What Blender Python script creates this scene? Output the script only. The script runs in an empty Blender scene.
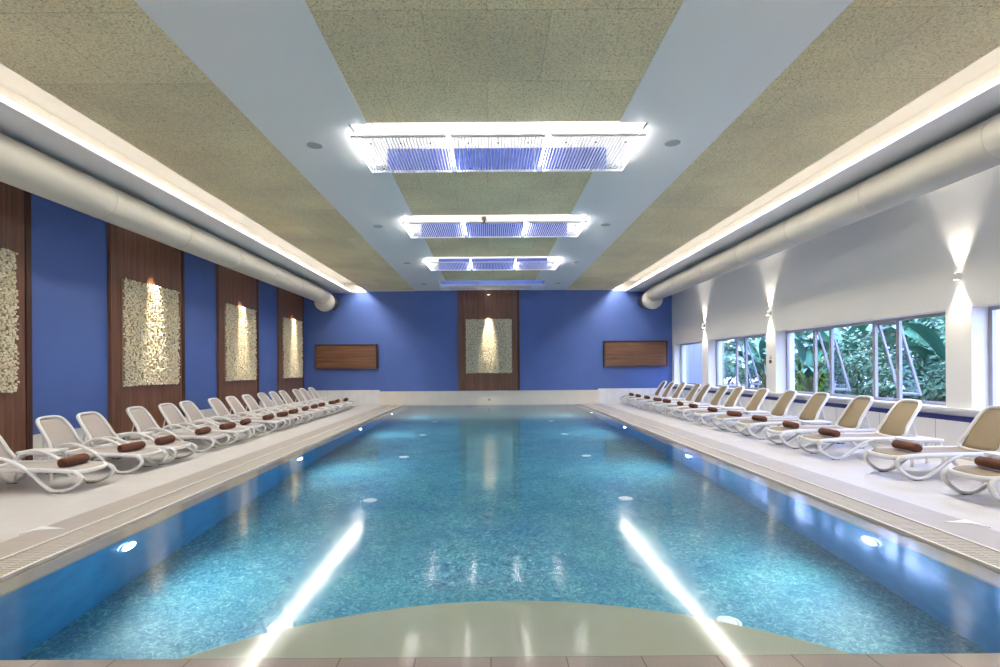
import bpy, bmesh, math, random
from mathutils import Vector, Matrix
S = bpy.context.scene
C = S.collection
rnd = random.Random(7)
PI = math.pi

# ------------------------------------------------------------------ materials
def new_mat(name):
    m = bpy.data.materials.new(name); m.use_nodes = True
    nt = m.node_tree; b = nt.nodes['Principled BSDF']
    return m, nt, b

def simple(name, col, rough=.5, metal=0., spec=.5, emit=None, strength=0.):
    m, nt, b = new_mat(name)
    b.inputs['Base Color'].default_value = (*col, 1)
    b.inputs['Roughness'].default_value = rough
    b.inputs['Metallic'].default_value = metal
    b.inputs['Specular IOR Level'].default_value = spec
    if emit:
        b.inputs['Emission Color'].default_value = (*emit, 1)
        b.inputs['Emission Strength'].default_value = strength
    return m

def coords(nt, scale=(1, 1, 1), rot=(0, 0, 0), kind='Object'):
    t = nt.nodes.new('ShaderNodeTexCoord'); mp = nt.nodes.new('ShaderNodeMapping')
    mp.inputs['Scale'].default_value = scale; mp.inputs['Rotation'].default_value = rot
    nt.links.new(t.outputs[kind], mp.inputs['Vector'])
    return mp.outputs['Vector']

def noise(nt, vec, scale, detail=2., rough=.5, dist=0.):
    n = nt.nodes.new('ShaderNodeTexNoise')
    n.inputs['Scale'].default_value = scale; n.inputs['Detail'].default_value = detail
    n.inputs['Roughness'].default_value = rough; n.inputs['Distortion'].default_value = dist
    nt.links.new(vec, n.inputs['Vector'])
    return n.outputs['Fac']

def ramp(nt, fac, stops):
    r = nt.nodes.new('ShaderNodeValToRGB'); e = r.color_ramp.elements
    while len(e) < len(stops): e.new(.5)
    for i, (p, c) in enumerate(stops):
        e[i].position = p; e[i].color = (*c, 1)
    nt.links.new(fac, r.inputs['Fac'])
    return r.outputs['Color']

def mixc(nt, fac, a, b, mode='MIX'):
    n = nt.nodes.new('ShaderNodeMix'); n.data_type = 'RGBA'; n.blend_type = mode
    for k, v in ((0, fac), (6, a), (7, b)):
        if hasattr(v, 'links'): nt.links.new(v, n.inputs[k])
        elif k == 0: n.inputs[k].default_value = v
        else: n.inputs[k].default_value = (*v, 1)
    return n.outputs[2]

def bump(nt, b, height, strength=.2, dist=.01):
    n = nt.nodes.new('ShaderNodeBump'); n.inputs['Strength'].default_value = strength
    n.inputs['Distance'].default_value = dist
    nt.links.new(height, n.inputs['Height']); nt.links.new(n.outputs['Normal'], b.inputs['Normal'])

def brick(nt, vec, w, h, c1, c2, mortar, msize=.01, offset=.0):
    n = nt.nodes.new('ShaderNodeTexBrick')
    n.inputs['Color1'].default_value = (*c1, 1); n.inputs['Color2'].default_value = (*c2, 1)
    n.inputs['Mortar'].default_value = (*mortar, 1)
    n.inputs['Scale'].default_value = 1.; n.inputs['Mortar Size'].default_value = msize
    n.inputs['Brick Width'].default_value = w; n.inputs['Row Height'].default_value = h
    n.inputs['Mortar Smooth'].default_value = .1
    n.offset = offset
    nt.links.new(vec, n.inputs['Vector'])
    return n.outputs['Color'], n.outputs['Fac']

M = {}
M['white_paint'] = simple('white_paint', (.80, .80, .79), .6)
M['strip_paint'] = simple('strip_paint', (.80, .80, .80), .45)
M['soffit_paint'] = simple('soffit_paint', (.74, .73, .76), .5)
M['cove_paint'] = simple('cove_paint', (.54, .515, .47), .6)
M['duct_paint'] = simple('duct_paint', (.50, .49, .45), .6, 0, .3)
M['duct_gap'] = simple('duct_gap', (.10, .09, .08), .7)
M['blue_trim'] = simple('blue_trim', (.016, .026, .16), .35)
M['plastic'] = simple('plastic', (.80, .795, .79), .35)
M['rubber'] = simple('rubber', (.035, .03, .027), .6)
M['alu'] = simple('alu', (.40, .39, .42), .4, .3)
M['grate'] = simple('grate', (.56, .51, .45), .5)
M['dark'] = simple('dark', (.03, .028, .025), .8)
M['ridge'] = simple('ridge', (.86, .82, .76), .4)
M['marker'] = simple('marker', (.86, .86, .86), .4)
M['speaker'] = simple('speaker', (.38, .40, .41), .6)
M['garden_wall'] = simple('garden_wall', (.34, .35, .42), .7)
M['red'] = simple('red', (.28, .03, .03), .4)
M['pinkish'] = simple('pinkish', (.75, .48, .40), .5)
M['drain'] = simple('drain', (.35, .32, .28), .4, .5)
M['inlet'] = simple('inlet', (.80, .88, .92), .4)
M['step'] = simple('step', (.93, .92, .74), .5)
M['stem'] = simple('stem', (.16, .19, .07), .6)
M['ground'] = simple('ground', (.09, .07, .045), .9)
M['blue_sheet'] = simple('blue_sheet', (.05, .085, .36), .4)
M['pale_blue'] = simple('pale_blue', (.34, .44, .86), .5)
M['slat'] = simple('slat', (.80, .80, .85), .3)
M['clip'] = simple('clip', (.05, .05, .06), .5)

def led(name, col, s):
    m = bpy.data.materials.new(name); m.use_nodes = True; nt = m.node_tree
    nt.nodes.remove(nt.nodes['Principled BSDF'])
    e = nt.nodes.new('ShaderNodeEmission'); e.inputs['Color'].default_value = (*col, 1); e.inputs['Strength'].default_value = s
    nt.links.new(e.outputs[0], nt.nodes['Material Output'].inputs['Surface'])
    return m
M['cove_led'] = led('cove_led', (1., .95, .88), 19.)
M['cove_led_low'] = led('cove_led_low', (1., .94, .86), 2.2)
M['tube'] = led('tube', (1., .95, .93), .95)
M['tube_dim'] = led('tube_dim', (.8, .88, 1.), 3.2)
M['tube_bright'] = led('tube_bright', (1., .96, .93), 14.)
M['pool_lens'] = led('pool_lens', (.86, .96, 1.), 30.)
M['lens'] = led('lens', (1., .92, .78), 8.)

def m_acoustic():                                   # wood-wool ceiling boards
    m, nt, b = new_mat('acoustic_board'); v = coords(nt)
    c, f = brick(nt, v, 1.2, 1.2, (.88, .75, .49), (.79, .67, .43), (.66, .56, .36), .006, .5)
    n = noise(nt, v, 46, 5., .85)
    sp = ramp(nt, n, [(.37, (.34, .32, .28)), (.47, (.92, .92, .92)), (.58, (1.02, 1.02, 1.02)), (.66, (1.25, 1.23, 1.15))])
    n2 = noise(nt, v, .7, 2.)
    c2 = mixc(nt, 1., c, sp, 'MULTIPLY')
    c3 = mixc(nt, 1., c2, ramp(nt, n2, [(.3, (.88, .88, .9)), (.7, (1.08, 1.08, 1.04))]), 'MULTIPLY')
    nt.links.new(c3, b.inputs['Base Color']); b.inputs['Roughness'].default_value = .9
    bump(nt, b, n, .5, .01)
    return m
M['acoustic'] = m_acoustic()

def m_blue():
    m, nt, b = new_mat('blue_wall'); v = coords(nt, rot=(PI/2, 0, 0))
    n = noise(nt, coords(nt), 1.1, 2.)
    c = ramp(nt, n, [(.3, (.075, .140, .42)), (.7, (.082, .155, .46))])
    nt.links.new(c, b.inputs['Base Color']); b.inputs['Roughness'].default_value = .55
    bump(nt, b, noise(nt, coords(nt), 90, 2.), .06, .004)
    return m
M['blue'] = m_blue()

def m_wood(name, rot, dark=(.115, .050, .030), light=(.27, .125, .075)):
    m, nt, b = new_mat(name); v = coords(nt, (1, 1, 1), rot)
    s = nt.nodes.new('ShaderNodeMapping'); s.inputs['Scale'].default_value = (9, 9, .35)
    nt.links.new(v, s.inputs['Vector'])
    n = noise(nt, s.outputs['Vector'], 1.6, 5., .6, .35)
    s2 = nt.nodes.new('ShaderNodeMapping'); s2.inputs['Scale'].default_value = (60, 60, 1.2)
    nt.links.new(v, s2.outputs['Vector'] if False else s2.inputs['Vector'])
    n2 = noise(nt, s2.outputs['Vector'], 1.5, 3.)
    c = ramp(nt, n, [(.28, dark), (.5, tuple((a+q)/2 for a, q in zip(dark, light))), (.72, light)])
    c = mixc(nt, 1., c, ramp(nt, n2, [(.35, (.80, .80, .80)), (.65, (1.1, 1.1, 1.1))]), 'MULTIPLY')
    nt.links.new(c, b.inputs['Base Color']); b.inputs['Roughness'].default_value = .38
    return m
M['wood'] = m_wood('walnut_upright', (0, 0, 0))
M['wood_h'] = m_wood('walnut_level', (0, PI/2, 0), (.11, .046, .022), (.27, .125, .062))
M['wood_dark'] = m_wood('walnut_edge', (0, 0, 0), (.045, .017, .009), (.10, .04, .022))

def m_stone():
    m, nt, b = new_mat('cream_stone')
    g = nt.nodes.new('ShaderNodeNewGeometry')
    c = ramp(nt, g.outputs['Random Per Island'], [(0, (.66, .56, .38)), (.35, (.84, .75, .55)), (.8, (.91, .85, .67)), (1, (.94, .90, .76))])
    nt.links.new(c, b.inputs['Base Color']); b.inputs['Roughness'].default_value = .5
    return m
M['stone'] = m_stone()
M['stone_back'] = simple('stone_back', (.36, .30, .21), .9)

def m_tile(name, w, h, c1, c2, mortar, ms, rough, rot=(0, 0, 0), off=0.):
    m, nt, b = new_mat(name); v = coords(nt, rot=rot)
    c, f = brick(nt, v, w, h, c1, c2, mortar, ms, off)
    n = noise(nt, coords(nt), 2.2, 4.)
    c = mixc(nt, 1., c, ramp(nt, n, [(.3, (.95, .95, .95)), (.7, (1.04, 1.04, 1.04))]), 'MULTIPLY')
    nt.links.new(c, b.inputs['Base Color']); b.inputs['Roughness'].default_value = rough
    return m
M['deck'] = m_tile('deck_tile', .6, .6, (.66, .63, .60), (.64, .61, .58), (.57, .54, .51), .004, .42)
M['coping'] = m_tile('coping_tile', .3, .3, (.46, .41, .36), (.44, .39, .345), (.40, .355, .31), .004, .4)
M['ledge'] = m_tile('ledge_tile', .41, .41, (.84, .70, .63), (.80, .66, .60), (.45, .35, .30), .004, .3)
M['wtile_x'] = m_tile('white_tile_side', 10., .65, (.82, .82, .82), (.80, .80, .80), (.38, .38, .42), .006, .25, (0, PI/2, 0))
M['wtile_y'] = m_tile('white_tile_end', .31, .7, (.82, .82, .82), (.80, .80, .80), (.55, .55, .56), .004, .25, (PI/2, 0, 0))
M['cream_tile'] = m_tile('cream_tile', .6, .8, (.80, .74, .65), (.78, .72, .63), (.74, .68, .6), .003, .3, (PI/2, 0, 0))

def m_mosaic():
    m, nt, b = new_mat('pool_mosaic'); v = coords(nt)
    s = nt.nodes.new('ShaderNodeMapping'); s.inputs['Scale'].default_value = (1., 1., 1.); s.inputs['Rotation'].default_value = (0, 0, .5)
    nt.links.new(v, s.inputs['Vector'])
    n1 = noise(nt, v, 1.5, 3., .6, .6)
    n2 = noise(nt, s.outputs['Vector'], 13., 6., .78, 2.2)
    c = ramp(nt, n2, [(.32, (.012, .115, .22)), (.46, (.04, .225, .36)), (.55, (.10, .345, .46)), (.70, (.42, .62, .67))])
    c = mixc(nt, 1., c, ramp(nt, n1, [(.28, (.70, .80, .92)), (.72, (1.3, 1.18, 1.05))]), 'MULTIPLY')
    nt.links.new(c, b.inputs['Base Color']); b.inputs['Roughness'].default_value = .5
    return m
M['mosaic'] = m_mosaic()
def m_mwall():
    m, nt, b = new_mat('pool_wall_mosaic'); v = coords(nt)
    n2 = noise(nt, v, 5., 4., .6)
    c = ramp(nt, n2, [(.3, (.005, .17, .43)), (.7, (.012, .26, .57))])
    nt.links.new(c, b.inputs['Base Color']); b.inputs['Roughness'].default_value = .5
    return m
M['mosaic_wall'] = m_mwall()

def m_water():
    m = bpy.data.materials.new('pool_water'); m.use_nodes = True; nt = m.node_tree
    nt.nodes.remove(nt.nodes['Principled BSDF'])
    rf = nt.nodes.new('ShaderNodeBsdfRefraction'); rf.inputs['IOR'].default_value = 1.33
    rf.inputs['Roughness'].default_value = 0.; rf.inputs['Color'].default_value = (.97, 1., 1., 1)
    gl = nt.nodes.new('ShaderNodeBsdfGlossy'); gl.inputs['Roughness'].default_value = .1
    fr = nt.nodes.new('ShaderNodeFresnel'); fr.inputs['IOR'].default_value = 1.33
    mx = nt.nodes.new('ShaderNodeMixShader')
    v = coords(nt, (1., 1., 1.))
    n1 = noise(nt, v, 3.0, 2., .5, .3)
    n2 = noise(nt, v, 14., 2., .5)
    a = nt.nodes.new('ShaderNodeMath'); a.operation = 'MULTIPLY_ADD'; a.inputs[1].default_value = .25
    nt.links.new(n2, a.inputs[0]); nt.links.new(n1, a.inputs[2])
    bp = nt.nodes.new('ShaderNodeBump'); bp.inputs['Strength'].default_value = 1.; bp.inputs['Distance'].default_value = .0008
    nt.links.new(a.outputs[0], bp.inputs['Height'])
    for q in (rf, gl, fr): nt.links.new(bp.outputs['Normal'], q.inputs['Normal'])
    nt.links.new(fr.outputs[0], mx.inputs[0]); nt.links.new(rf.outputs[0], mx.inputs[1]); nt.links.new(gl.outputs[0], mx.inputs[2])
    nt.links.new(mx.outputs[0], nt.nodes['Material Output'].inputs['Surface'])
    return m
M['water'] = m_water()

def m_glass():
    m = bpy.data.materials.new('window_glass'); m.use_nodes = True; nt = m.node_tree
    nt.nodes.remove(nt.nodes['Principled BSDF'])
    t = nt.nodes.new('ShaderNodeBsdfTransparent'); t.inputs['Color'].default_value = (.90, .94, .97, 1)
    g = nt.nodes.new('ShaderNodeBsdfGlossy'); g.inputs['Roughness'].default_value = .01
    f = nt.nodes.new('ShaderNodeLayerWeight')
    pw = nt.nodes.new('ShaderNodeMath'); pw.operation = 'POWER'; pw.inputs[1].default_value = 5.
    ma = nt.nodes.new('ShaderNodeMath'); ma.operation = 'MULTIPLY_ADD'; ma.inputs[1].default_value = .90; ma.inputs[2].default_value = .03
    nt.links.new(f.outputs['Facing'], pw.inputs[0]); nt.links.new(pw.outputs[0], ma.inputs[0])
    mx = nt.nodes.new('ShaderNodeMixShader')
    nt.links.new(ma.outputs[0], mx.inputs[0]); nt.links.new(t.outputs[0], mx.inputs[1]); nt.links.new(g.outputs[0], mx.inputs[2])
    nt.links.new(mx.outputs[0], nt.nodes['Material Output'].inputs['Surface'])
    return m
M['glass'] = m_glass()

def m_fabric(name, col, rough=.8, sc=240):
    m, nt, b = new_mat(name); v = coords(nt)
    n = noise(nt, v, sc, 2.)
    c = mixc(nt, 1., ramp(nt, n, [(.3, tuple(.84*x for x in col)), (.7, tuple(1.12*x for x in col))]), (1, 1, 1), 'MULTIPLY')
    nt.links.new(c, b.inputs['Base Color']); b.inputs['Roughness'].default_value = rough
    bump(nt, b, n, .25, .003)
    return m
M['sling_taupe'] = m_fabric('sling_taupe', (.50, .445, .41))
M['sling_tan'] = m_fabric('sling_tan', (.33, .255, .155), .55)
M['towel'] = m_fabric('towel_brown', (.16, .062, .038), .95, 120)

def m_leaf(name, a, b_, rough=.35):
    m, nt, b = new_mat(name)
    g = nt.nodes.new('ShaderNodeNewGeometry')
    c = ramp(nt, g.outputs['Random Per Island'], [(0, a), (1, b_)])
    nt.links.new(c, b.inputs['Base Color']); b.inputs['Roughness'].default_value = rough
    return m
M['leaf_big'] = m_leaf('leaf_big', (.04, .17, .11), (.15, .40, .20), .3)
M['leaf_small'] = m_leaf('leaf_small', (.05, .15, .09), (.20, .38, .20), .4)
M['leaf_lime'] = m_leaf('leaf_lime', (.22, .45, .04), (.40, .62, .08), .4)

# ------------------------------------------------------------------ helpers
def obj(name, bm, mat, parent=None, smooth=False, bevel=0., loc=None):
    me = bpy.data.meshes.new(name)
    if bevel > 0:
        bmesh.ops.bevel(bm, geom=list(bm.edges), offset=bevel, segments=2, affect='EDGES', profile=.6)
    bmesh.ops.recalc_face_normals(bm, faces=bm.faces)
    bm.to_mesh(me); bm.free()
    if isinstance(mat, (list, tuple)):
        for k in mat: me.materials.append(M[k])
    else: me.materials.append(M[mat])
    if smooth:
        for p in me.polygons: p.use_smooth = True
    o = bpy.data.objects.new(name, me); C.objects.link(o)
    if parent: o.parent = parent
    if loc: o.location = loc
    return o

def thing(name, label, cat, loc=(0, 0, 0), rz=0., group=None):
    o = bpy.data.objects.new(name, None); C.objects.link(o); o.empty_display_size = .1
    o.location = loc; o.rotation_euler = (0, 0, rz)
    return tag(o, label, cat, group)

def tag(o, label, cat, group=None):
    o['label'] = label; o['category'] = cat
    if group: o['group'] = group
    return o

def struct(name, bm, mat, parent=None, **k):
    o = obj(name, bm, mat, parent, **k); o['kind'] = 'structure'; return o

def box(bm, x0, x1, y0, y1, z0, z1, mi=0):
    v = [bm.verts.new((x, y, z)) for z in (z0, z1) for y in (y0, y1) for x in (x0, x1)]
    for q in ((0, 2, 3, 1), (4, 5, 7, 6), (0, 1, 5, 4), (2, 6, 7, 3), (0, 4, 6, 2), (1, 3, 7, 5)):
        f = bm.faces.new([v[i] for i in q]); f.material_index = mi

def prism(bm, prof, y0, y1):
    a = [bm.verts.new((x, y0, z)) for x, z in prof]; b = [bm.verts.new((x, y1, z)) for x, z in prof]; n = len(prof)
    bm.faces.new(a); bm.faces.new(b[::-1])
    for k in range(n): bm.faces.new((a[k], b[k], b[(k+1) % n], a[(k+1) % n]))

def BM(): return bmesh.new()

def boxes(*bs):
    bm = BM()
    for b in bs: box(bm, *b)
    return bm

def smooth_pts(pts, n=6, closed=False):
    P = [Vector(p) for p in pts]; N = len(P); out = []
    rng = range(N if closed else N-1)
    for i in rng:
        if closed: a, b, c, d = P[i-1], P[i], P[(i+1) % N], P[(i+2) % N]
        else: a, b, c, d = P[max(i-1, 0)], P[i], P[i+1], P[min(i+2, N-1)]
        for k in range(n):
            t = k/n
            out.append(.5*((2*b)+(c-a)*t+(2*a-5*b+4*c-d)*t*t+(3*b-a-3*c+d)*t**3))
    if not closed: out.append(P[-1])
    return out

def sweep(bm, pts, r1, r2=None, seg=8, closed=False, up=None):
    """tube along pts; r1 across, r2 along `up`"""
    r2 = r2 or r1; N = len(pts); rings = []
    up = Vector(up) if up else None; prev = None
    for i, p in enumerate(pts):
        if closed: t = pts[(i+1) % N]-pts[i-1]
        else: t = pts[min(i+1, N-1)]-pts[max(i-1, 0)]
        t.normalize()
        if up: s = t.cross(up)
        else:
            ref = prev if prev else (Vector((0, 0, 1)) if abs(t.z) < .9 else Vector((1, 0, 0)))
            s = t.cross(ref)
        s.normalize(); n = s.cross(t); n.normalize(); prev = n
        rings.append([bm.verts.new(p+s*(r1*math.cos(2*PI*k/seg))+n*(r2*math.sin(2*PI*k/seg))) for k in range(seg)])
    for i in range(N if closed else N-1):
        a, b = rings[i], rings[(i+1) % N]
        for k in range(seg): bm.faces.new((a[k], a[(k+1) % seg], b[(k+1) % seg], b[k]))
    if not closed:
        bm.faces.new(rings[0][::-1]); bm.faces.new(rings[-1])

def cyl(bm, c, r, h, axis='Z', seg=24, r2=None):
    mat = Matrix.Translation(c)
    if axis == 'X': mat = mat @ Matrix.Rotation(PI/2, 4, 'Y')
    if axis == 'Y': mat = mat @ Matrix.Rotation(-PI/2, 4, 'X')
    bmesh.ops.create_cone(bm, cap_ends=True, segments=seg, radius1=r, radius2=r if r2 is None else r2, depth=h, matrix=mat)

def sheet(bm, grid, th):
    """grid of points [i][j] -> two-sided sheet of thickness th (offset down -z)"""
    a = [[bm.verts.new(p) for p in row] for row in grid]
    n = Vector((0, 0, -1))
    p00, p10, p01 = grid[0][0], grid[-1][0], grid[0][-1]
    nn = (p10-p00).cross(p01-p00).normalized()*th
    b = [[bm.verts.new(p-nn) for p in row] for row in grid]
    I, J = len(grid), len(grid[0])
    for i in range(I-1):
        for j in range(J-1):
            bm.faces.new((a[i][j], a[i+1][j], a[i+1][j+1], a[i][j+1]))
            bm.faces.new((b[i][j], b[i][j+1], b[i+1][j+1], b[i+1][j]))
    for i in range(I-1):
        bm.faces.new((a[i][0], b[i][0], b[i+1][0], a[i+1][0])); bm.faces.new((a[i][-1], a[i+1][-1], b[i+1][-1], b[i][-1]))
    for j in range(J-1):
        bm.faces.new((a[0][j], a[0][j+1], b[0][j+1], b[0][j])); bm.faces.new((a[-1][j], b[-1][j], b[-1][j+1], a[-1][j+1]))

def copy_tree(o, parent=None):
    c = o.copy(); C.objects.link(c); c.parent = parent
    for ch in list(o.children): copy_tree(ch, c)
    return c

ORD = ['first', 'second', 'third', 'fourth', 'fifth', 'sixth', 'seventh', 'eighth', 'ninth', 'tenth', 'eleventh',
       'twelfth', 'thirteenth', 'fourteenth', 'fifteenth']

# ------------------------------------------------------------------ the setting
XL, XR, YB, YF = -7.77, 7.75, 22.2, -4.0
HC = 4.82            # ceiling
HS = 4.72            # side soffits
PL, PR, PF, PB = -3.45, 3.62, 2.87, 22.16     # pool
GL0, GL1, GR0, GR1 = -4.02, -3.67, 3.85, 4.20  # overflow channels
WZ = -.02            # water level

struct('floor', boxes((XL, GL0-.40, YF, YB, -.2, 0), (GR1+.50, XR, YF, YB, -.2, 0), (GL0-.40, GR1+.50, YF, 2.30, -.2, 0)), 'deck')
struct('trim_1', boxes((GL0-.40, GL0, 2.30, YB, -.2, 0)), 'coping')
struct('trim_2', boxes((GR1, GR1+.50, 2.30, YB, -.2, 0)), 'coping')

# back wall, left wall, front wall
struct('wall_back', boxes((XL-.3, XR+.5, YB, YB+.3, -.2, 5.6)), 'blue')
struct('wall_left', boxes((XL-.3, XL, YF, YB, -.2, 5.6)), 'blue')
struct('wall_front', boxes((XL-.3, XR+.5, YF-.3, YF, -.2, 5.6)), 'white_paint')
struct('baseboard_left', boxes((XL, XL+.03, YF, YB, 0, .46)), 'wtile_x')
struct('baseboard_back', boxes((XL+.03, -4.62, YB-.04, YB, 0, .63), (4.60, XR, YB-.04, YB, 0, .63)), 'wtile_y')
b = BM(); box(b, -4.62, 4.60, YB-.05, YB, -.3, .54); box(b, -4.62, 4.60, YB-.07, YB, .54, .57)
cyl(b, (0, YB-.052, .2), .035, .02, 'Y', 16)
struct('trim_3', b, 'cream_tile')
dr = BM(); cyl(dr, (0, YB-.056, .2), .05, .02, 'Y', 20)
tag(obj('wall_drain', dr, 'drain'), 'small round metal drain cover low in the cream pool end wall', 'drain')

# right wall with four window openings
OP = [(19.08, 21.97), (14.68, 18.56), (8.91, 14.18), (4.30, 8.43)]
SILL, HEAD = .82, 2.47
b = BM()
box(b, XR, 8.25, YF, YB, -.2, SILL); box(b, XR, 8.25, YF, YB, HEAD, 5.6)
ys = [YF]+[v for o in reversed(OP) for v in o]+[YB]
for i in range(0, len(ys), 2): box(b, XR, 8.25, ys[i], ys[i+1], SILL, HEAD)
struct('wall_right', b, 'white_paint')
struct('baseboard_right', boxes((XR-.02, XR, YF, YB-.04, 0, .61)), 'wtile_x')
struct('trim_4', boxes((XR-.025, XR, YF, YB-.04, .61, .695)), 'blue_trim')
struct('trim_5', boxes((XR-.06, XR, YF, YB-.04, .785, .825)), 'white_paint')

XG = 8.05
def window(n, y0, y1, mull, vents):
    """mull: mullion positions (descending y); vents: indices of the pane that stands open"""
    b = BM(); fw = .035
    box(b, XG-.03, XG+.03, y0, y1, SILL, SILL+.06); box(b, XG-.03, XG+.03, y0, y1, HEAD-.06, HEAD)
    for y in (y0+fw, y1-fw): box(b, XG-.03, XG+.03, y-fw, y+fw, SILL+.06, HEAD-.06)
    for y in mull: box(b, XG-.03, XG+.03, y-.038, y+.038, SILL+.06, HEAD-.06)
    w = struct('window_%d' % n, b, 'alu')
    edges = [y1]+list(mull)+[y0]
    for i in range(len(edges)-1):
        a, c = edges[i+1]+.035, edges[i]-.035
        if i in vents:
            ang = math.radians(16); h = HEAD-SILL-.12
            g = BM(); sw = .022
            for q in ((-.02, .02, a, c, -h, -h+2*sw), (-.02, .02, a, c, -2*sw, 0), (-.02, .02, a, a+2*sw, -h+2*sw, -2*sw), (-.02, .02, c-2*sw, c, -h+2*sw, -2*sw)):
                box(g, *q)
            sa = obj('open_sash', g, 'alu', w, loc=(XG+.035, 0, HEAD-.06)); sa['label'] = 'top hung sash tilted open outwards'
            sa.rotation_euler = (0, -ang, 0)
            g = BM(); box(g, -.004, .004, a+2*sw, c-2*sw, -h+2*sw, -2*sw)
            obj('pane', g, 'glass', sa)
        else:
            g = BM(); box(g, XG-.004, XG+.004, a, c, SILL+.06, HEAD-.06)
            obj('pane', g, 'glass', w)
window(1, OP[0][0], OP[0][1], [], [])
window(2, OP[1][0], OP[1][1], [17.03, 16.43], [1])
window(3, OP[2][0], OP[2][1], [12.95, 12.33, 10.94, 10.30], [1, 3])
window(4, OP[3][0], OP[3][1], [7.0, 6.4], [1])

# ------------------------------------------------------------------ ceiling
FX = [7.0, 11.25, 15.5, 19.75]            # near edges of the light recesses
FL, FR, FD = -1.86, 2.16, 1.42                  # recess left, right, depth
TL, TR = -1.61, 1.76                            # central tan band
SL, SR = -3.11, 3.28                            # outer edges of the white bands
CL, CR = -5.17, 5.28                            # outer edges of the side tan bands
b = BM()
box(b, SL, FL, YF, YB, HC-.012, HC+.05); box(b, FR, SR, YF, YB, HC-.012, HC+.05)
yy = [YF]
for f in FX: yy += [f, f+FD]
yy.append(YB)
for i in range(0, len(yy), 2):
    if yy[i+1] > yy[i]:
        box(b, FL, TL, yy[i], yy[i+1], HC-.012, HC+.05); box(b, TR, FR, yy[i], yy[i+1], HC-.012, HC+.05)
struct('ceiling', b, 'strip_paint')
b = BM()
for i in range(0, len(yy), 2): box(b, TL, TR, yy[i], yy[i+1], HC, HC+.05)
box(b, CL, SL, YF, YB, HC, HC+.05); box(b, SR, CR, YF, YB, HC, HC+.05)
struct('ceiling_acoustic_panels', b, 'acoustic')
# soffits along both side walls and the light coves
for k, (xl, xe, xs, xw, xt) in enumerate(((-1, CL, -5.72, XL, -6.12), (1, CR, 5.78, XR, 6.18))):
    lo, hi = sorted((xs, xw))
    struct('trim_%d' % (6+k), boxes((lo, hi, YF, YB, HS, HS+.03)), 'soffit_paint')
    b = BM()
    lo, hi = sorted((xe-xl*.02, xt)); box(b, lo, hi, YF, YB, 5.16, 5.20)
    lo, hi = sorted((xt, xt+xl*.04)); box(b, lo, hi, YF, YB, HS+.03, 5.16)
    prism(b, [(xe+xl*.165, 5.155), (xe+xl*.305, 5.015), (xe+xl*.32, 5.03), (xe+xl*.195, 5.155)], YF+.1, YB-.1)
    lo, hi = sorted((xe-xl*.03, xe)); box(b, lo, hi, YF, YB, HC+.05, 5.16)
    lo, hi = sorted((xe, xt)); box(b, lo, hi, YB-.03, YB, HS+.03, 5.16)
    struct('trim_%d' % (8+k), b, 'cove_paint')
    side = 'blue wall' if xl < 0 else 'window wall'
    b = BM(); x = xs+xl*.11; box(b, x-.015, x+.015, YF+.1, YB-.1, HS+.03, HS+.13)
    tag(obj('led_strip', b, 'cove_led_low'), 'glowing light strip lying on the soffit edge along the %s' % side, 'light strip', None)
    b = BM(); prism(b, [(xe+xl*.165, 5.149), (xe+xl*.299, 5.015), (xe+xl*.302, 5.018), (xe+xl*.168, 5.152)], YF+.12, YB-.12)
    tag(obj('cove_light', b, 'cove_led'), 'long bright light set up inside the ceiling cove along the %s' % side, 'cove light', None)
# bright shadow-gap trim where the tan boards meet the end wall
struct('trim_10', boxes((CL, SL, YB-.03, YB, HC-.02, HC), (SR, CR, YB-.03, YB, HC-.02, HC)), 'white_paint')

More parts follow.
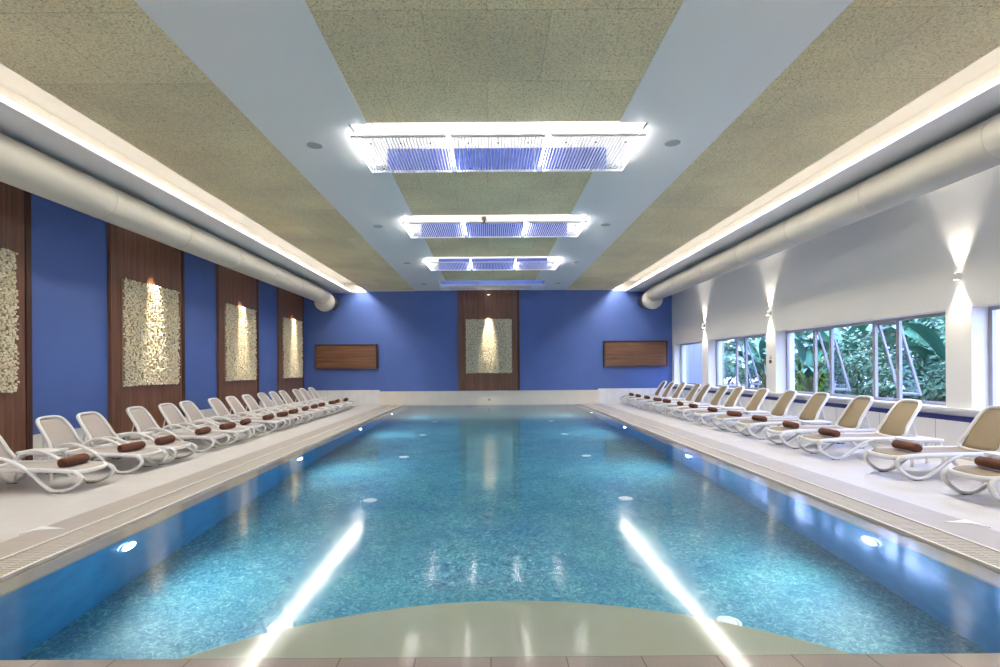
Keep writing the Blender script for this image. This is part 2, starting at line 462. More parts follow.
# louvred ceiling lights
def louvre_light(y0, lit, label):
    t = thing('louvred_ceiling_light', label, 'ceiling light', (0, y0, HC), 0, 'louvred ceiling lights above the pool')
    hm = 'white_paint' if lit else 'pale_blue'
    b = BM(); h = .70
    box(b, FL-.03, FL, 0, FD, .0, h); box(b, FR, FR+.03, 0, FD, .0, h)
    box(b, FL, FR, -.03, 0, .05, h); box(b, FL, FR, FD, FD+.03, .05, h); box(b, FL-.03, FR+.03, -.03, FD+.03, h, h+.03)
    obj('housing', b, hm, t)
    if lit: obj('blue_panel', boxes((FL+.26, FR-.26, FD-.02, FD-.002, -.14, .24)), 'blue_sheet', t)
    gz = -.15; ga, gb = .11, FD-.03; gap = .07; n = 3
    w = (FR-FL-.02-gap*(n-1))/n
    for i in range(n):
        x0 = FL+.01+i*(w+gap); b = BM()
        for x in (x0, x0+w-.008): box(b, x, x+.008, ga, gb, gz, gz+.035)
        for y in (ga, gb-.01): box(b, x0, x0+w, y, y+.01, gz, gz+.035)
        ns = 28
        for k in range(1, ns):
            x = x0+w*k/ns; box(b, x-.0045, x+.0045, ga+.01, gb-.01, gz+.002, gz+.03)
        p = obj('louvre_panel', b, 'slat', t)
        for x in (.18, .5, .82):
            for y in (ga+.18, gb-.18): obj('clip', boxes((x0+w*x-.014, x0+w*x+.014, y-.014, y+.014, gz-.006, gz+.0)), 'clip', p)
        for x in (x0+.05, x0+w-.05):
            for y in (ga+.06, gb-.06):
                b = BM(); cyl(b, (x, y, gz+.035+.21), .004, .42, 'Z', 6); obj('hanger', b, 'alu', p)
    if lit:
        for y in (.22, FD-.25):
            b = BM(); cyl(b, ((FL+FR)/2, y, .52), .03, FR-FL-.2, 'X', 10); obj('lamp_tube', b, 'tube', t)
        for x in (FL+.06, FL+.01+w+gap/2, FL+.01+2*w+gap*1.5, FR-.06):
            b = BM(); cyl(b, (x, (ga+gb)/2, gz+.09), .016, gb-ga-.1, 'Y', 10); obj('lamp_tube', b, 'tube_bright', t)
    else:
        for x in (FL+.01+w+gap/2, FL+.01+2*w+gap*1.5):
            b = BM(); cyl(b, (x, (ga+gb)/2, gz+.05), .02, gb-ga, 'Y', 10); obj('lamp_tube', b, 'white_paint', t)
        b = BM(); cyl(b, ((FL+FR)/2, .22, .52), .03, FR-FL-.2, 'X', 10); obj('lamp_tube', b, 'tube_dim', t)
    return t
for i, y0 in enumerate(FX):
    nm = ['nearest in view', 'second from the camera', 'third from the camera', ''][i]
    if i < 3: louvre_light(y0, True, 'lit louvred ceiling light over the pool, %s' % nm)
    else: louvre_light(y0, False, 'dim bluish louvred ceiling light nearest the far end wall')

# detector on the second light
t = thing('ceiling_detector', 'small pinkish detector with dark prongs at the second louvred light', 'detector', (-.08, 11.30, 4.66))
obj('base', boxes((-.055, .055, -.03, .03, .06, .14)), 'pinkish', t, bevel=.01)
b = BM(); cyl(b, (0, 0, .03), .02, .06, 'Z', 10)
for k in range(4): sweep(b, [Vector((0, 0, .01)), Vector((.05*math.cos(k*PI/2+.4), .05*math.sin(k*PI/2+.4), -.02))], .006, seg=6)
obj('sensor', b, 'clip', t)

# round ceiling speakers
k = 0
for y, d in ((7.66, 'nearest'), (12.05, 'second nearest'), (16.3, 'third nearest'), (20.4, 'farthest')):
    for x, sd in ((-2.52, 'blue wall'), (2.70, 'window wall')):
        t = thing('ceiling_speaker', 'round grey ceiling speaker, %s in the white band towards the %s' % (d, sd), 'speaker', (x, y, HC-.012), 0, 'round ceiling speakers')
        b = BM(); cyl(b, (0, 0, -.004), .10, .008, 'Z', 28); obj('grille', b, 'speaker', t)
        b = BM(); c = [Vector((.105*math.cos(a*PI/14), .105*math.sin(a*PI/14), -.003)) for a in range(28)]
        sweep(b, c, .007, .005, 6, True, (0, 0, 1)); obj('rim', b, 'speaker', t)

# ------------------------------------------------------------------ air ducts
for s, side in ((-1, 'blue wall'), (1, 'window wall')):
    t = thing('air_duct', 'long pale round air duct under the soffit along the %s' % side, 'duct', (s*6.50, 0, 4.40))
    r = .30; ye = 20.55
    b = BM(); N = 32
    cyl(b, (0, (YF+ye)/2, 0), r, ye-YF, 'Y', 40); obj('tube', b, 'duct_paint', t, smooth=True)
    for y in (4.4, 6.6, 8.8, 11.0, 13.2, 15.4, 17.6, 19.8):
        b = BM(); cyl(b, (0, y, 0), r+.006, .03, 'Y', 40); obj('joint_band', b, 'duct_paint', t)
    b = BM(); cyl(b, (s*.12, (20.9+YB)/2, -.09), .30, YB-20.9-.01, 'Y', 32); st = obj('wall_stub', b, 'duct_gap', t, smooth=True); st['label'] = 'dark stub into the wall'
    b = BM(); prof = [(0, 20.98), (.20, 20.97), (.33, 20.93), (.38, 20.86), (.39, 20.78), (.38, 20.66), (.34, 20.54), (0, 20.52)]
    rings = []
    cx, cz = -s*.02, -.20
    for rr, y in prof:
        rings.append([b.verts.new((cx+rr*math.cos(2*PI*q/36), y, cz+rr*math.sin(2*PI*q/36))) for q in range(36)] if rr else [b.verts.new((cx, y, cz))])
    for i in range(len(rings)-1):
        p, q = rings[i], rings[i+1]
        for k in range(36):
            if len(p) == 1: b.faces.new((p[0], q[k], q[(k+1) % 36]))
            elif len(q) == 1: b.faces.new((p[k], q[0], p[(k+1) % 36]))
            else: b.faces.new((p[k], q[k], q[(k+1) % 36], p[(k+1) % 36]))
    obj('end_cap', b, 'duct_paint', t, smooth=True)
    for y in (3, 7, 11, 15, 19): obj('hanger', boxes((-.012, .012, y-.03, y+.03, r-.01, HS-4.40)), 'duct_paint', t)

# ------------------------------------------------------------------ walnut panels and stone reliefs
def stone_mesh(w, h):
    b = BM(); nx, nz = 52, 60
    for i in range(nx):
        for j in range(nz):
            x = (i+.5)/nx*w-w/2+rnd.uniform(-.014, .014); z = (j+.5)/nz*h-h/2+rnd.uniform(-.014, .014)
            if rnd.random() < .03: continue
            d = rnd.uniform(.015, .075); rx = rnd.uniform(.020, .034); rz = rnd.uniform(.016, .025)
            m = Matrix.Translation((x, -d, z)) @ Matrix.Rotation(rnd.uniform(0, PI), 4, 'Y') @ Matrix.Rotation(rnd.uniform(-.6, .6), 4, 'X') @ Matrix.Diagonal((rx, rnd.uniform(.014, .026), rz, 1))
            bmesh.ops.create_icosphere(b, subdivisions=1, radius=1, matrix=m)
    return b
sm = stone_mesh(1.93, 2.27)
stone0 = obj('stones', sm, 'stone'); STONE = stone0.data
bpy.data.objects.remove(stone0)

def relief(loc, rz, label):
    t = thing('stone_relief', label, 'wall art', loc, rz, 'cream stone reliefs on the walnut panels')
    obj('backing', boxes((-.97, .97, -.015, 0, -1.14, 1.14)), 'stone_back', t)
    o = bpy.data.objects.new('stones', STONE); C.objects.link(o); o.parent = t; o.location = (0, -.012, 0)
    return t

def walnut_panel(loc, rz, z0, z1, label):
    t = thing('walnut_wall_panel', label, 'wall panel', loc, rz, 'upright walnut wall panels')
    obj('board', boxes((-1.18, 1.18, -.06, 0, z0, z1)), 'wood', t)
    for s in (-1, 1):
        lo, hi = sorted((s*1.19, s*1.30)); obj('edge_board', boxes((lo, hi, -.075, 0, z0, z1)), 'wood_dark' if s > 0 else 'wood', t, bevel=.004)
    return t
LW = rnd
for i, yc in enumerate((7.55, 12.0, 16.28, 20.56)):
    nm = ('nearest', 'second from the camera', 'third from the camera', 'farthest')[i]
    walnut_panel((XL, yc, 0), PI/2, .02 if i < 3 else .02, HS, 'tall walnut panel on the long blue wall, %s' % nm)
    relief((XL+.062, yc, 2.34), PI/2, 'cream stone relief on the long blue wall, %s' % nm)
walnut_panel((0, YB, 0), 0, .575, HC, 'tall walnut panel in the middle of the far end wall')
relief((.0, YB-.062, 2.45), 0, 'cream stone relief on the far end wall')

def wall_board(x0, x1, z0, z1, label):
    t = thing('walnut_wall_board', label, 'wall board', ((x0+x1)/2, YB, (z0+z1)/2), 0, 'low walnut boards on the far wall')
    w, h = (x1-x0)/2, (z1-z0)/2; d = .16; fr = .07
    obj('panel', boxes((-w+fr, w-fr, -d+.035, 0, -h+fr, h-fr)), 'wood_h', t)
    b = BM()
    # mitred frame with a sloping inner face
    outer = [(-w, -h), (w, -h), (w, h), (-w, h)]; inner = [(-w+fr, -h+fr), (w-fr, -h+fr), (w-fr, h-fr), (-w+fr, h-fr)]
    O0 = [b.verts.new((x, 0, z)) for x, z in outer]; O1 = [b.verts.new((x, -d, z)) for x, z in outer]
    I0 = [b.verts.new((x, 0, z)) for x, z in inner]; I1 = [b.verts.new((x, -d+.02, z)) for x, z in inner]
    for k in range(4):
        j = (k+1) % 4
        b.faces.new((O0[k], O0[j], O1[j], O1[k])); b.faces.new((O1[k], O1[j], I1[j], I1[k])); b.faces.new((I1[k], I1[j], I0[j], I0[k])); b.faces.new((I0[k], I0[j], O0[j], O0[k]))
    obj('frame', b, 'wood_dark', t)
wall_board(-7.31, -4.68, 1.53, 2.57, 'wide low walnut board on the end wall, towards the long blue wall')
wall_board(4.83, 7.51, 1.55, 2.63, 'wide low walnut board on the end wall, towards the windows')

# wall lights on the window piers
WL = []
for y, nm in ((8.62, 'nearest'), (14.44, 'middle'), (18.83, 'farthest')):
    t = thing('wall_light', 'small white up and down wall light, %s of three between the windows' % nm, 'wall light', (XR, y, 2.99), 0, 'up and down wall lights')
    b = BM(); box(b, -.035, 0, -.035, .035, -.035, .035); box(b, -.11, -.035, -.045, .045, -.055, .055)
    obj('housing', b, 'plastic', t)
    for s in (-1, 1):
        b = BM(); cyl(b, (-.072, 0, s*.057), .028, .004, 'Z', 16); obj('lens', b, 'lens', t)
        ld = bpy.data.lights.new('wall_light_beam', 'SPOT'); ld.energy = 62; ld.color = (1, .90, .74)
        ld.spot_size = math.radians(66); ld.spot_blend = .85; ld.shadow_soft_size = .035
        lo = bpy.data.objects.new('beam', ld); C.objects.link(lo); lo.parent = t
        lo.location = (-.062, 0, s*.066); lo.rotation_euler = (0 if s < 0 else PI, 0, 0)
# downlights above the reliefs
def downlight(x, y, z, tilt, label, e=60):
    t = thing('downlight', label, 'downlight', (x, y, z), 0, 'downlights washing the stone reliefs')
    b = BM(); c = [Vector((.06*math.cos(a*PI/10), .06*math.sin(a*PI/10), -.006)) for a in range(20)]
    sweep(b, c, .012, .006, 6, True, (0, 0, 1)); obj('rim', b, 'plastic', t)
    b = BM(); cyl(b, (0, 0, -.003), .05, .006, 'Z', 20); obj('lens', b, 'lens', t)
    ld = bpy.data.lights.new('downlight_beam', 'SPOT'); ld.energy = e; ld.color = (1, .88, .66)
    ld.spot_size = math.radians(22); ld.spot_blend = 1.; ld.shadow_soft_size = .03
    lo = bpy.data.objects.new('beam', ld); C.objects.link(lo); lo.parent = t; lo.location = (0, 0, -.02)
    lo.rotation_euler = tilt
for i, yc in enumerate((7.55, 12.0, 16.28, 20.56)):
    nm = ('nearest', 'second from the camera', 'third from the camera', 'farthest')[i]
    downlight(-7.33, yc, HS, (0, math.radians(9.5), 0), 'small downlight above the stone relief on the blue wall, %s' % nm, 800)
downlight(0, 21.75, HC-.25, (math.radians(10.5), 0, 0), 'small downlight above the stone relief on the end wall', 800)

# call point on the pier
t = thing('call_point', 'small dark red call point on the pier between the windows', 'call point', (XR, 14.43, 1.66))
obj('box', boxes((-.035, 0, -.04, .04, -.045, .045)), 'red', t, bevel=.006)
obj('plate', boxes((-.012, 0, -.045, .045, .075, .125), (-.012, 0, -.045, .045, .145, .165)), 'speaker', t)

# ------------------------------------------------------------------ the pool
pool = thing('swimming_pool', 'long rectangular indoor swimming pool filled with clear teal blue water', 'pool', (0, 0, 0))
PD = -1.38
obj('pool_floor', boxes((PL-.3, PR+.3, PF-.3, PB+.03, PD-.15, PD)), 'mosaic', pool)
b = BM()
box(b, PL-.1, PL, PF, PB+.03, PD, -.10); box(b, PR, PR+.1, PF, PB+.03, PD, -.10)
box(b, PL-.1, PR+.1, PF-.1, PF, PD, -.10); box(b, PL-.1, PR+.1, PB-.01, PB+.03, PD, -.10)
obj('pool_wall', b, 'mosaic_wall', pool)
# sloping lip between channel and water (just under the film of water)
b = BM()
for xa, xb in ((GL1+.02, PL), (GR0-.02, PR)):
    v = [b.verts.new(p) for p in ((xa, 2.30, -.024), (xa, PB, -.024), (xb, PB, -.055), (xb, 2.30, -.055), (xa, 2.30, -.16), (xa, PB, -.16), (xb, PB, -.10), (xb, 2.30, -.10))]
    for q in ((0, 1, 2, 3), (4, 7, 6, 5), (0, 3, 7, 4), (1, 5, 6, 2), (2, 6, 7, 3), (0, 4, 5, 1)): b.faces.new([v[i] for i in q])
obj('lip', b, 'coping', pool)
obj('front_ledge', boxes((PL, PR, 2.30, PF, -.11, -.045)), 'ledge', pool)
b = BM(); n = 64; R = 2.97; yc = .75; xc = .14
a0 = math.asin(min(1, (PF-yc)/R)); tp = []
top = [(xc+R*math.cos(a0+(PI-2*a0)*k/n), yc+R*math.sin(a0+(PI-2*a0)*k/n)) for k in range(n+1)]
for z in (-.22, PD): tp.append([b.verts.new((x, y, z)) for x, y in top])
b.faces.new(tp[0]); b.faces.new(tp[1][::-1])
for k in range(n): b.faces.new((tp[0][k], tp[1][k], tp[1][k+1], tp[0][k+1]))
b.faces.new((tp[0][n], tp[1][n], tp[1][0], tp[0][0]))
obj('curved_step', b, 'step', pool)
# overflow channels with slatted grates
for xa, xb in ((GL0, GL1), (GR0, GR1)):
    b = BM(); box(b, xa-.0, xb+.0, 2.30, PB, -.2, -.16); obj('channel', b, 'dark', pool)
    b = BM(); y = 2.33; i = 0
    while y < PB-.03:
        box(b, xa+.012, xb-.012, y, y+.023, -.03, -.004); y += .038
    xm = (xa+xb)/2; box(b, xm-.012, xm+.012, 2.31, PB, -.034, -.006)
    obj('overflow_grate', b, 'grate', pool)
    b = BM()
    box(b, xa-.014, xa+.012, 2.30, PB, -.16, .006); box(b, xb-.012, xb+.014, 2.30, PB, -.16, .006)
    obj('curb_strip', b, 'ridge', pool)
# the water itself
b = BM(); v = [b.verts.new(p) for p in ((GL1+.014, 2.301, WZ), (GR0-.014, 2.301, WZ), (GR0-.014, YB-.05, WZ), (GL1+.014, YB-.05, WZ))]
b.faces.new(v)
obj('water', b, 'water', pool)

# round floor inlets in two rows
for i, y in enumerate((4.37, 7.65, 10.75, 13.8, 16.8)):
    for x, sd in ((-1.75, 'blue wall'), (1.98, 'window wall')):
        t = thing('pool_floor_inlet', 'round white pool floor inlet, %s from the camera in the row near the %s' % (ORD[i], sd), 'pool inlet', (x, y, PD), 0, 'round inlets on the pool floor')
        b = BM(); cyl(b, (0, 0, .014), .075, .028, 'Z', 28, .065); obj('cap', b, 'inlet', t)
        b = BM(); c = [Vector((.085*math.cos(a*PI/14), .085*math.sin(a*PI/14), .012)) for a in range(28)]
        sweep(b, c, .018, .012, 6, True, (0, 0, 1)); obj('rim', b, 'inlet', t)
# underwater lights in the side walls
for i, y in enumerate((4.97, 9.5, 13.95, 18.4)):
    for s, x, sd in ((1, PL, 'blue wall'), (-1, PR, 'window wall')):
        t = thing('underwater_light', 'round glowing underwater light, %s from the camera in the pool side towards the %s' % (ORD[i], sd), 'underwater light', (x, y, -.36), 0, 'underwater lights in the pool sides')
        b = BM(); cyl(b, (s*.02, 0, 0), .085, .03, 'X', 24); obj('lens', b, 'pool_lens', t)
        b = BM(); c = [Vector((s*.02, .10*math.cos(a*PI/12), .10*math.sin(a*PI/12))) for a in range(24)]
        sweep(b, c, .018, .015, 6, True, (1, 0, 0)); obj('rim', b, 'inlet', t)
        ld = bpy.data.lights.new('underwater_beam', 'SPOT'); ld.energy = 80; ld.color = (.92, 1., .92)
        ld.spot_size = math.radians(150); ld.spot_blend = 1.; ld.shadow_soft_size = .08
        lo = bpy.data.objects.new('beam', ld); C.objects.link(lo); lo.parent = t; lo.location = (s*.06, 0, 0)
        lo.rotation_euler = (0, -s*math.radians(78), 0)

# white arrow tiles let into the coping
for x, s, sd in ((GL0-.40, 1, 'blue wall'), (GR1+.50, -1, 'window wall')):
    b = BM(); y = 5.12
    p = [(x-s*.03, y-.16), (x+s*.02, y-.02), (x+s*.26, y+.02), (x-s*.03, y+.10)]
    lo = [b.verts.new((px, py, .0)) for px, py in p]; hi = [b.verts.new((px, py, .006)) for px, py in p]
    b.faces.new(lo[::-1]); b.faces.new(hi)
    for k in range(4): b.faces.new((lo[k], lo[(k+1) % 4], hi[(k+1) % 4], hi[k]))
    tag(obj('deck_marker', b, 'marker'), 'small white pointed marker tile in the pool edge on the %s side' % sd, 'marker tile', 'white marker tiles')

# ------------------------------------------------------------------ sun loungers
def make_lounger(arms, sling, hu, tu, tz):
    t = thing('sun_lounger', 'x', 'sun lounger', (0, 0, 0))
    hw = .285
    pts = [(.055, 0, .285), (.065, hw*.55, .287), (.10, hw*.88, .295), (.17, hw, .308), (.40, hw, .325), (.8, hw, .332), (1.25, hw, .332), (tu-.08, hw, .332),
           (tu-.03, hw*.9, .332), (tu-.02, hw*.6, .332), (tu-.02, 0, .332)]
    full = pts + [(u, -y, z) for u, y, z in reversed(pts[1:-1])]
    b = BM(); sweep(b, smooth_pts(full, 3, True), .026, .033, 8, True, (0, 0, 1)); obj('frame', b, 'plastic', t, True)
    g = []
    for i in range(15):
        u = .075+(hu+.03-.075)*i/14; row = []
        e = min(1, (u-.06)/.12)
        for j in range(7):
            y = (-1+2*j/6)*(hw-.012)*(.72+.28*min(1, e*1.2))
            z = .318+.022*min(1, e)+(.012 if u > .2 else 0)-.016*(1-(2*j/6-1)**2)
            row.append(Vector((u, y, z)))
        g.append(row)
    b = BM(); sheet(b, g, .008); obj('seat_sling', b, sling, t, True)
    # backrest
    base = Vector((hu, 0, .350)); d = Vector((tu-hu, 0, tz-.35)); nrm = Vector((-d.z, 0, d.x)).normalized()
    L = d.length; dn = d/L
    def bp(s, y, off=0.): return base+dn*(s*L)+Vector((0, y, 0))+nrm*(off+.03*(4*s*(1-s))*.6)
    o = [(.0, 0.27), (.3, .268), (.6, .262), (.82, .248), (.93, .215), (.985, .15), (1., 0)]
    loop = [bp(s, y) for s, y in o]+[bp(s, -y) for s, y in reversed(o[:-1])]
    b = BM(); sweep(b, smooth_pts(loop, 3, True), .026, .030, 8, True, nrm); br = obj('backrest_frame', b, 'plastic', t, True)
    g = []
    for i in range(13):
        s = .02+.955*i/12; w = .255
        for k in range(len(o)-1):
            if o[k][0] <= s <= o[k+1][0]:
                f = (s-o[k][0])/(o[k+1][0]-o[k][0]); w = o[k][1]+(o[k+1][1]-o[k][1])*f; break
        w = max(.08, w-.012)
        g.append([bp(s, (-1+2*j/6)*w, -.008*(1-(2*j/6-1)**2)) for j in range(7)])
    b = BM(); sheet(b, g, .008); obj('backrest_sling', b, sling, t, True)
    b = BM()
    for s in (-1, 1): sweep(b, [bp(.55, s*.2, -.02), Vector((tu-.08, s*.2, .345))], .012, seg=6)
    sweep(b, [bp(.55, -.2, -.02), bp(.55, .2, -.02)], .012, seg=6)
    obj('prop', b, 'plastic', t)
    for s in (-1, 1):
        y = s*.292
        if arms: P = [(.09, .30), (.02, .235), (.05, .14), (.16, .055), (.30, .028), (.40, .047), (.53, .16), (.67, .31), (.84, .43), (1.0, .50), (1.12, .515), (1.24, .49), (1.33, .42), (1.36, .34)]
        else: P = [(.11, .31), (.055, .24), (.09, .15), (.20, .06), (.30, .026), (.42, .034), (.53, .09), (.68, .20), (.80, .28), (.93, .325)]
        b = BM(); sweep(b, smooth_pts([(u, y, z) for u, z in P], 4), .024, .031, 8, False, (0, 1, 0)); lg = obj('leg', b, 'plastic', t, True)
        if arms: lg['label'] = 'white leg sweeping up into an armrest'
        b = BM(); box(b, .27, .38, y-.022, y+.022, 0, .022); obj('foot_pad', b, 'rubber', lg, bevel=.006)
        P = [(tu-.62, .325), (tu-.52, .20), (tu-.42, .08), (tu-.34, .028), (tu-.26, .028), (tu-.18, .07), (tu-.09, .19), (tu-.05, .31)]
        b = BM(); sweep(b, smooth_pts([(u, y*.97, z) for u, z in P], 4), .024, .031, 8, False, (0, 1, 0)); lg = obj('leg', b, 'plastic', t, True)
        b = BM(); box(b, tu-.36, tu-.24, y*.97-.022, y*.97+.022, 0, .022); obj('foot_pad', b, 'rubber', lg, bevel=.006)
    return t

def make_towel():
    t = thing('rolled_towel', 'x', 'towel', (0, 0, 0))
    b = BM(); prof = []
    N = 20; L = .44
    ends = [(-.5, .0), (-.497, .035), (-.48, .056), (-.44, .064), (-.2, .066), (.0, .067), (.2, .066), (.44, .063), (.48, .055), (.497, .034), (.5, 0)]
    rings = []
    for s, r in ends:
        if r == 0: rings.append([b.verts.new((0, s*L, .062))])
        else:
            ring = []
            for k in range(N):
                a = 2*PI*k/N; rr = r*(1+.03*math.sin(3*a+7*s))
                z = rr*math.sin(a)*.94
                ring.append(b.verts.new((rr*math.cos(a)*1.05, s*L, max(z, -.056)+.062)))
            rings.append(ring)
    for i in range(len(rings)-1):
        p, q = rings[i], rings[i+1]
        for k in range(N):
            if len(p) == 1: b.faces.new((p[0], q[k], q[(k+1) % N]))
            elif len(q) == 1: b.faces.new((p[k], q[0], p[(k+1) % N]))
            else: b.faces.new((p[k], q[k], q[(k+1) % N], p[(k+1) % N]))
    obj('roll', b, 'towel', t, True)
    for s in (-1, 1):
        b = BM(); sp = []
        for k in range(44):
            a = k*.42; r = .010+.044*k/43
            sp.append(Vector((r*math.cos(a), s*L*.497, .062+r*math.sin(a)*.94)))
        sweep(b, sp, .006, .006, 5)
        obj('spiral_edge', b, 'towel', t, True)
    b = BM(); fl = [Vector((.066*1.05*math.cos(.5), -L*.45, .062+.062*math.sin(.5))), Vector((.066*1.05*math.cos(.5), L*.45, .062+.062*math.sin(.5)))]
    sweep(b, fl, .008, .006, 6); obj('hem', b, 'towel', t, True)
    return t

def make_table():
    t = thing('side_table', 'x', 'side table', (0, 0, 0))
    b = BM(); w, d, r = .26, .18, .06
    def rr(w, d, r, z):
        return [Vector((sx*(w-r)+r*math.cos(a), sy*(d-r)+r*math.sin(a), z)) for sx, sy, a0 in ((1, 1, 0), (-1, 1, PI/2), (-1, -1, PI), (1, -1, 1.5*PI)) for a in (a0+PI/2*k/5 for k in range(6))]
    lv = [[b.verts.new(p) for p in rr(*q)] for q in ((w-.02, d-.02, r, .372), (w, d, r, .38), (w, d, r, .408), (w-.012, d-.012, r, .412), (w-.022, d-.022, r, .402))]
    b.faces.new(lv[0][::-1]); b.faces.new(lv[-1])
    for i in range(4):
        for k in range(24): b.faces.new((lv[i][k], lv[i][(k+1) % 24], lv[i+1][(k+1) % 24], lv[i+1][k]))
    obj('table_top', b, 'plastic', t)
    for sx in (-1, 1):
        for sy in (-1, 1):
            b = BM(); P = [(sx*.19, sy*.125, .378), (sx*.215, sy*.14, .30), (sx*.235, sy*.15, .14), (sx*.245, sy*.155, .0)]
            sweep(b, smooth_pts(P, 3), .028, .020, 8); obj('leg', b, 'plastic', t, True)
    for sx in (-1, 1):
        b = BM(); sweep(b, smooth_pts([(sx*.215, -.14, .30), (sx*.205, -.06, .345), (sx*.205, .06, .345), (sx*.215, .14, .30)], 4), .014, .018, 6)
        obj('apron', b, 'plastic', t, True)
    return t

LY = [6.93, 8.13, 8.87, 10.14, 11.02, 11.86, 12.97, 13.8, 14.66, 15.7, 16.5, 17.35, 18.4, 19.2, 20.05]
RY = [5.95, 7.32, 8.9, 10.06, 11.33, 12.47, 13.71, 15.05, 16.0, 17.24, 18.06, 19.3, 20.45, 21.5]
LX, RX = -5.14, 5.37
protoL = make_lounger(True, 'sling_taupe', 1.36, 1.70, .95); protoR = make_lounger(False, 'sling_tan', 1.44, 1.82, .94)
towel0 = make_towel(); table0 = make_table()
used = set()
def place(proto, loc, rz, label, group):
    o = proto if proto.name not in used else copy_tree(proto)
    used.add(proto.name)
    o.location = loc; o.rotation_euler = (0, 0, rz); o['label'] = label; o['group'] = group
    return o
jit = random.Random(3)
for rowname, Y, X, proto, sgn, col, sc in (('along the blue wall', LY, LX, protoL, -1, 'taupe', .87), ('under the windows', RY, RX, protoR, 1, 'tan', 1.0)):
    for i, y in enumerate(Y):
        x = X+jit.uniform(-.03, .03); rz = (PI if sgn < 0 else 0)+jit.uniform(-.02, .02)
        o = place(proto, (x, y, 0), rz, 'white framed sun lounger with %s sling, %s from the camera %s' % (col, ORD[i], rowname), 'sun loungers %s' % rowname)
        o.scale = (1, 1, sc)
        tw = place(towel0, (x+sgn*((.34 if sgn < 0 else .43)+jit.uniform(-.03, .04)), y+jit.uniform(-.02, .02), .353*sc-.004), rz+jit.uniform(-.18, .18), 'rolled brown towel on the %s lounger from the camera %s' % (ORD[i], rowname), 'rolled brown towels')
def tables(Y, X, sgn, gaps, rowname):
    for i in gaps:
        y = (Y[i]+Y[i+1])/2
        place(table0, (X+sgn*1.27, y, 0), 0, 'small white plastic side table between %s and %s loungers %s' % (ORD[i], ORD[i+1], rowname), 'white side tables between the loungers')
tables(LY, LX, -1, (0, 2, 5, 8), 'along the blue wall')
tables(RY, RX, 1, (0, 1, 3, 5, 6, 10), 'under the windows')

# ------------------------------------------------------------------ the garden outside
GZ = .25
struct('ground', boxes((8.25, 22, -2, 40, GZ-.2, GZ)), 'ground')
struct('wall_garden', boxes((8.25, 10.75, 24.0, 24.25, GZ, 4.2)), 'garden_wall')

def big_leaf(b, base, az, el, L, W, droop, twist=0.):
    """paddle leaf with a folded midrib, rising from base then arching over"""
    n = 9; dirh = Vector((math.cos(az), math.sin(az), 0)); side = Vector((-math.sin(az), math.cos(az), 0))
    p = Vector(base); rows = []; e = el
    for i in range(n+1):
        s = i/n
        w = W*math.sin(PI*min(1, (s*.93+.04)))**.75*.5 if s > 0 else .012
        up = -math.sin(e)*dirh+math.cos(e)*Vector((0, 0, 1))
        sd = (side*math.cos(twist)+up*math.sin(twist))
        up2 = up*math.cos(twist)-side*math.sin(twist)
        lift = .22*w
        rows.append([b.verts.new(q) for q in (p-sd*w+up2*lift, p-sd*w*.5+up2*lift*.6, p, p+sd*w*.5+up2*lift*.6, p+sd*w+up2*lift)])
        p = p+(dirh*math.cos(e)+Vector((0, 0, 1))*math.sin(e))*(L/n); e -= droop/n
    for i in range(n):
        for k in range(4): b.faces.new((rows[i][k], rows[i][k+1], rows[i+1][k+1], rows[i+1][k]))

def banana(x, y, h, n, label, seed, spread=1.):
    r = random.Random(seed); t = thing('paddle_leaf_plant', label, 'plant', (x, y, GZ), 0, 'large leaved plants outside the windows')
    bs = BM(); bl = BM()
    for i in range(n):
        az = 2*PI*i/n*1.618*2+r.uniform(-.4, .4); sh = h*r.uniform(.35, .62); el = r.uniform(.9, 1.35)
        b0 = Vector((r.uniform(-.15, .15), r.uniform(-.15, .15), 0)); dirh = Vector((math.cos(az), math.sin(az), 0))
        tip = b0+dirh*sh*.22*spread+Vector((0, 0, sh))
        sweep(bs, smooth_pts([b0, b0+dirh*.03+Vector((0, 0, sh*.5)), tip], 4), .03, seg=6)
        big_leaf(bl, tip, az, el, h*r.uniform(.42, .62), h*r.uniform(.10, .17), r.uniform(.8, 1.9), r.uniform(-.6, .6))
    obj('stem', bs, 'stem', t, True); obj('foliage', bl, 'leaf_big', t, True)

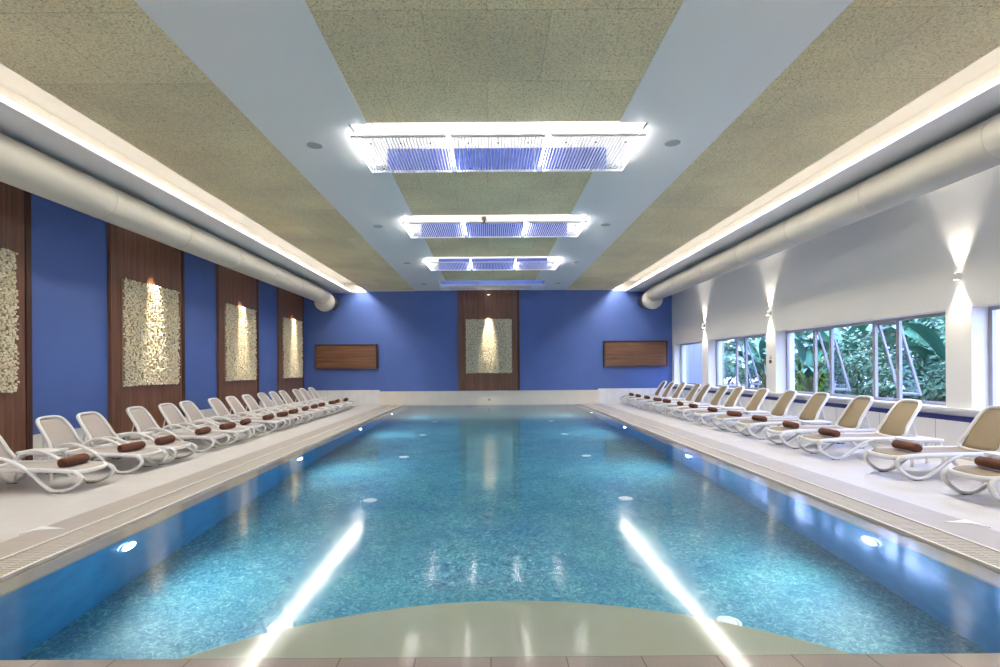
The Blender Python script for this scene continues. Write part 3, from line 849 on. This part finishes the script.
def shrub(x, y, rx, ry, h, n, label, seed, mat='leaf_small', ls=.10, name='garden_shrub'):
    r = random.Random(seed); t = thing(name, label, 'shrub', (x, y, GZ), 0, 'garden shrubs outside the windows')
    bs = BM()
    for i in range(6):
        a = r.uniform(0, 2*PI)
        sweep(bs, smooth_pts([(0, 0, 0), (.15*math.cos(a)*rx, .15*math.sin(a)*ry, h*.3), (.5*math.cos(a)*rx, .5*math.sin(a)*ry, h*.75)], 3), .02, seg=5)
    obj('stem', bs, 'stem', t)
    b = BM()
    for i in range(n):
        u = r.uniform(-1, 1); a = r.uniform(0, 2*PI); q = math.sqrt(1-u*u); rr = r.uniform(.6, 1.)**.5*(1+.15*math.sin(5*a)+.12*math.sin(9*u))
        c = Vector((rx*q*math.cos(a)*rr, ry*q*math.sin(a)*rr, max(.05, h*.52+h*.48*u*rr)))
        nrm = Vector((q*math.cos(a)+r.uniform(-.7, .7), q*math.sin(a)+r.uniform(-.7, .7), u+.6+r.uniform(-.6, .6))).normalized()
        tx = nrm.orthogonal().normalized(); tx = Matrix.Rotation(r.uniform(0, 2*PI), 3, nrm) @ tx; ty = nrm.cross(tx)
        L = ls*r.uniform(.7, 1.4); W = L*r.uniform(.3, .5)
        v = [b.verts.new(c+tx*L*s+ty*W*w+nrm*z) for s, w, z in ((-1, 0, 0), (-.2, -1, .15*L), (1, 0, -.2*L), (-.2, 1, .15*L))]
        b.faces.new((v[0], v[1], v[2])); b.faces.new((v[0], v[2], v[3]))
    obj('foliage', b, mat, t)

shrub(14.2, 15.2, 1.1, 3.2, 4.6, 5200, 'tall dense shrub mass behind the others, facing the third window', 11, ls=.16)
shrub(14.4, 21.5, 1.1, 3.4, 4.8, 5200, 'tall dense shrub mass seen through the second window', 12, ls=.16)
shrub(14.0, 8.9, 1.1, 3.2, 4.6, 4200, 'tall dense shrub mass facing the window nearest the camera', 13, ls=.16)
shrub(13.6, 27.5, 2.6, 2.2, 4.8, 4200, 'tall dense shrub mass behind the white garden wall', 14, ls=.16)
shrub(10.9, 15.6, .8, .9, 2.2, 1800, 'rounded grey green shrub in the middle of the third window', 21, ls=.07)
shrub(10.2, 13.0, .6, .7, 1.25, 1500, 'low dark shrub behind the narrow open sash of the third window', 22, ls=.09)
shrub(10.8, 17.7, .45, .45, 1.6, 700, 'bright lime green shrub behind the third window', 23, 'leaf_lime', .15)
shrub(9.9, 11.1, .6, .8, 1.3, 1300, 'low leafy shrub under the near end of the third window', 24, ls=.09)
shrub(11.6, 13.6, .8, .8, 2.6, 1800, 'tall leafy shrub behind the near end of the third window', 25, ls=.08)
banana(11.4, 12.9, 3.0, 13, 'large paddle leaved plant at the near end of the third window', 31)
banana(10.3, 16.9, 2.4, 12, 'paddle leaved plant at the far end of the third window', 32)
banana(11.9, 17.4, 3.2, 13, 'tall paddle leaved plant behind the middle of the third window', 33)
banana(11.9, 22.4, 3.0, 13, 'paddle leaved plant beside the white wall in the second window', 34)
banana(10.6, 20.3, 2.6, 13, 'broad arching paddle leaved plant in the middle of the second window', 35, 1.6)
banana(10.0, 18.6, 2.3, 12, 'arching paddle leaved plant at the near end of the second window', 36, 1.6)
banana(10.4, 8.6, 3.0, 13, 'paddle leaved plant outside the window nearest the camera', 37)

# ------------------------------------------------------------------ world, camera, view
w = bpy.data.worlds.new('dusk_sky'); S.world = w; w.use_nodes = True
bg = w.node_tree.nodes['Background']; bg.inputs['Color'].default_value = (.47, .56, 1.0, 1); bg.inputs['Strength'].default_value = 4.4

cam = bpy.data.cameras.new('camera'); co = bpy.data.objects.new('camera', cam); C.objects.link(co)
cam.sensor_width = 36; cam.lens = 525*36/1000
cam.shift_x = (500-489)/1000; cam.shift_y = (367.5-333.5)/1000
cam.clip_end = 200
co.matrix_world = Matrix.Translation((0, 0, 1.55)) @ Matrix.Rotation(PI/2, 4, 'X') @ Matrix.Rotation(-.007, 4, 'Z')
S.camera = co
S.view_settings.view_transform = 'Standard'; S.view_settings.look = 'None'
S.view_settings.gamma = 1; S.view_settings.use_curve_mapping = False
S.view_settings.exposure = 1.6
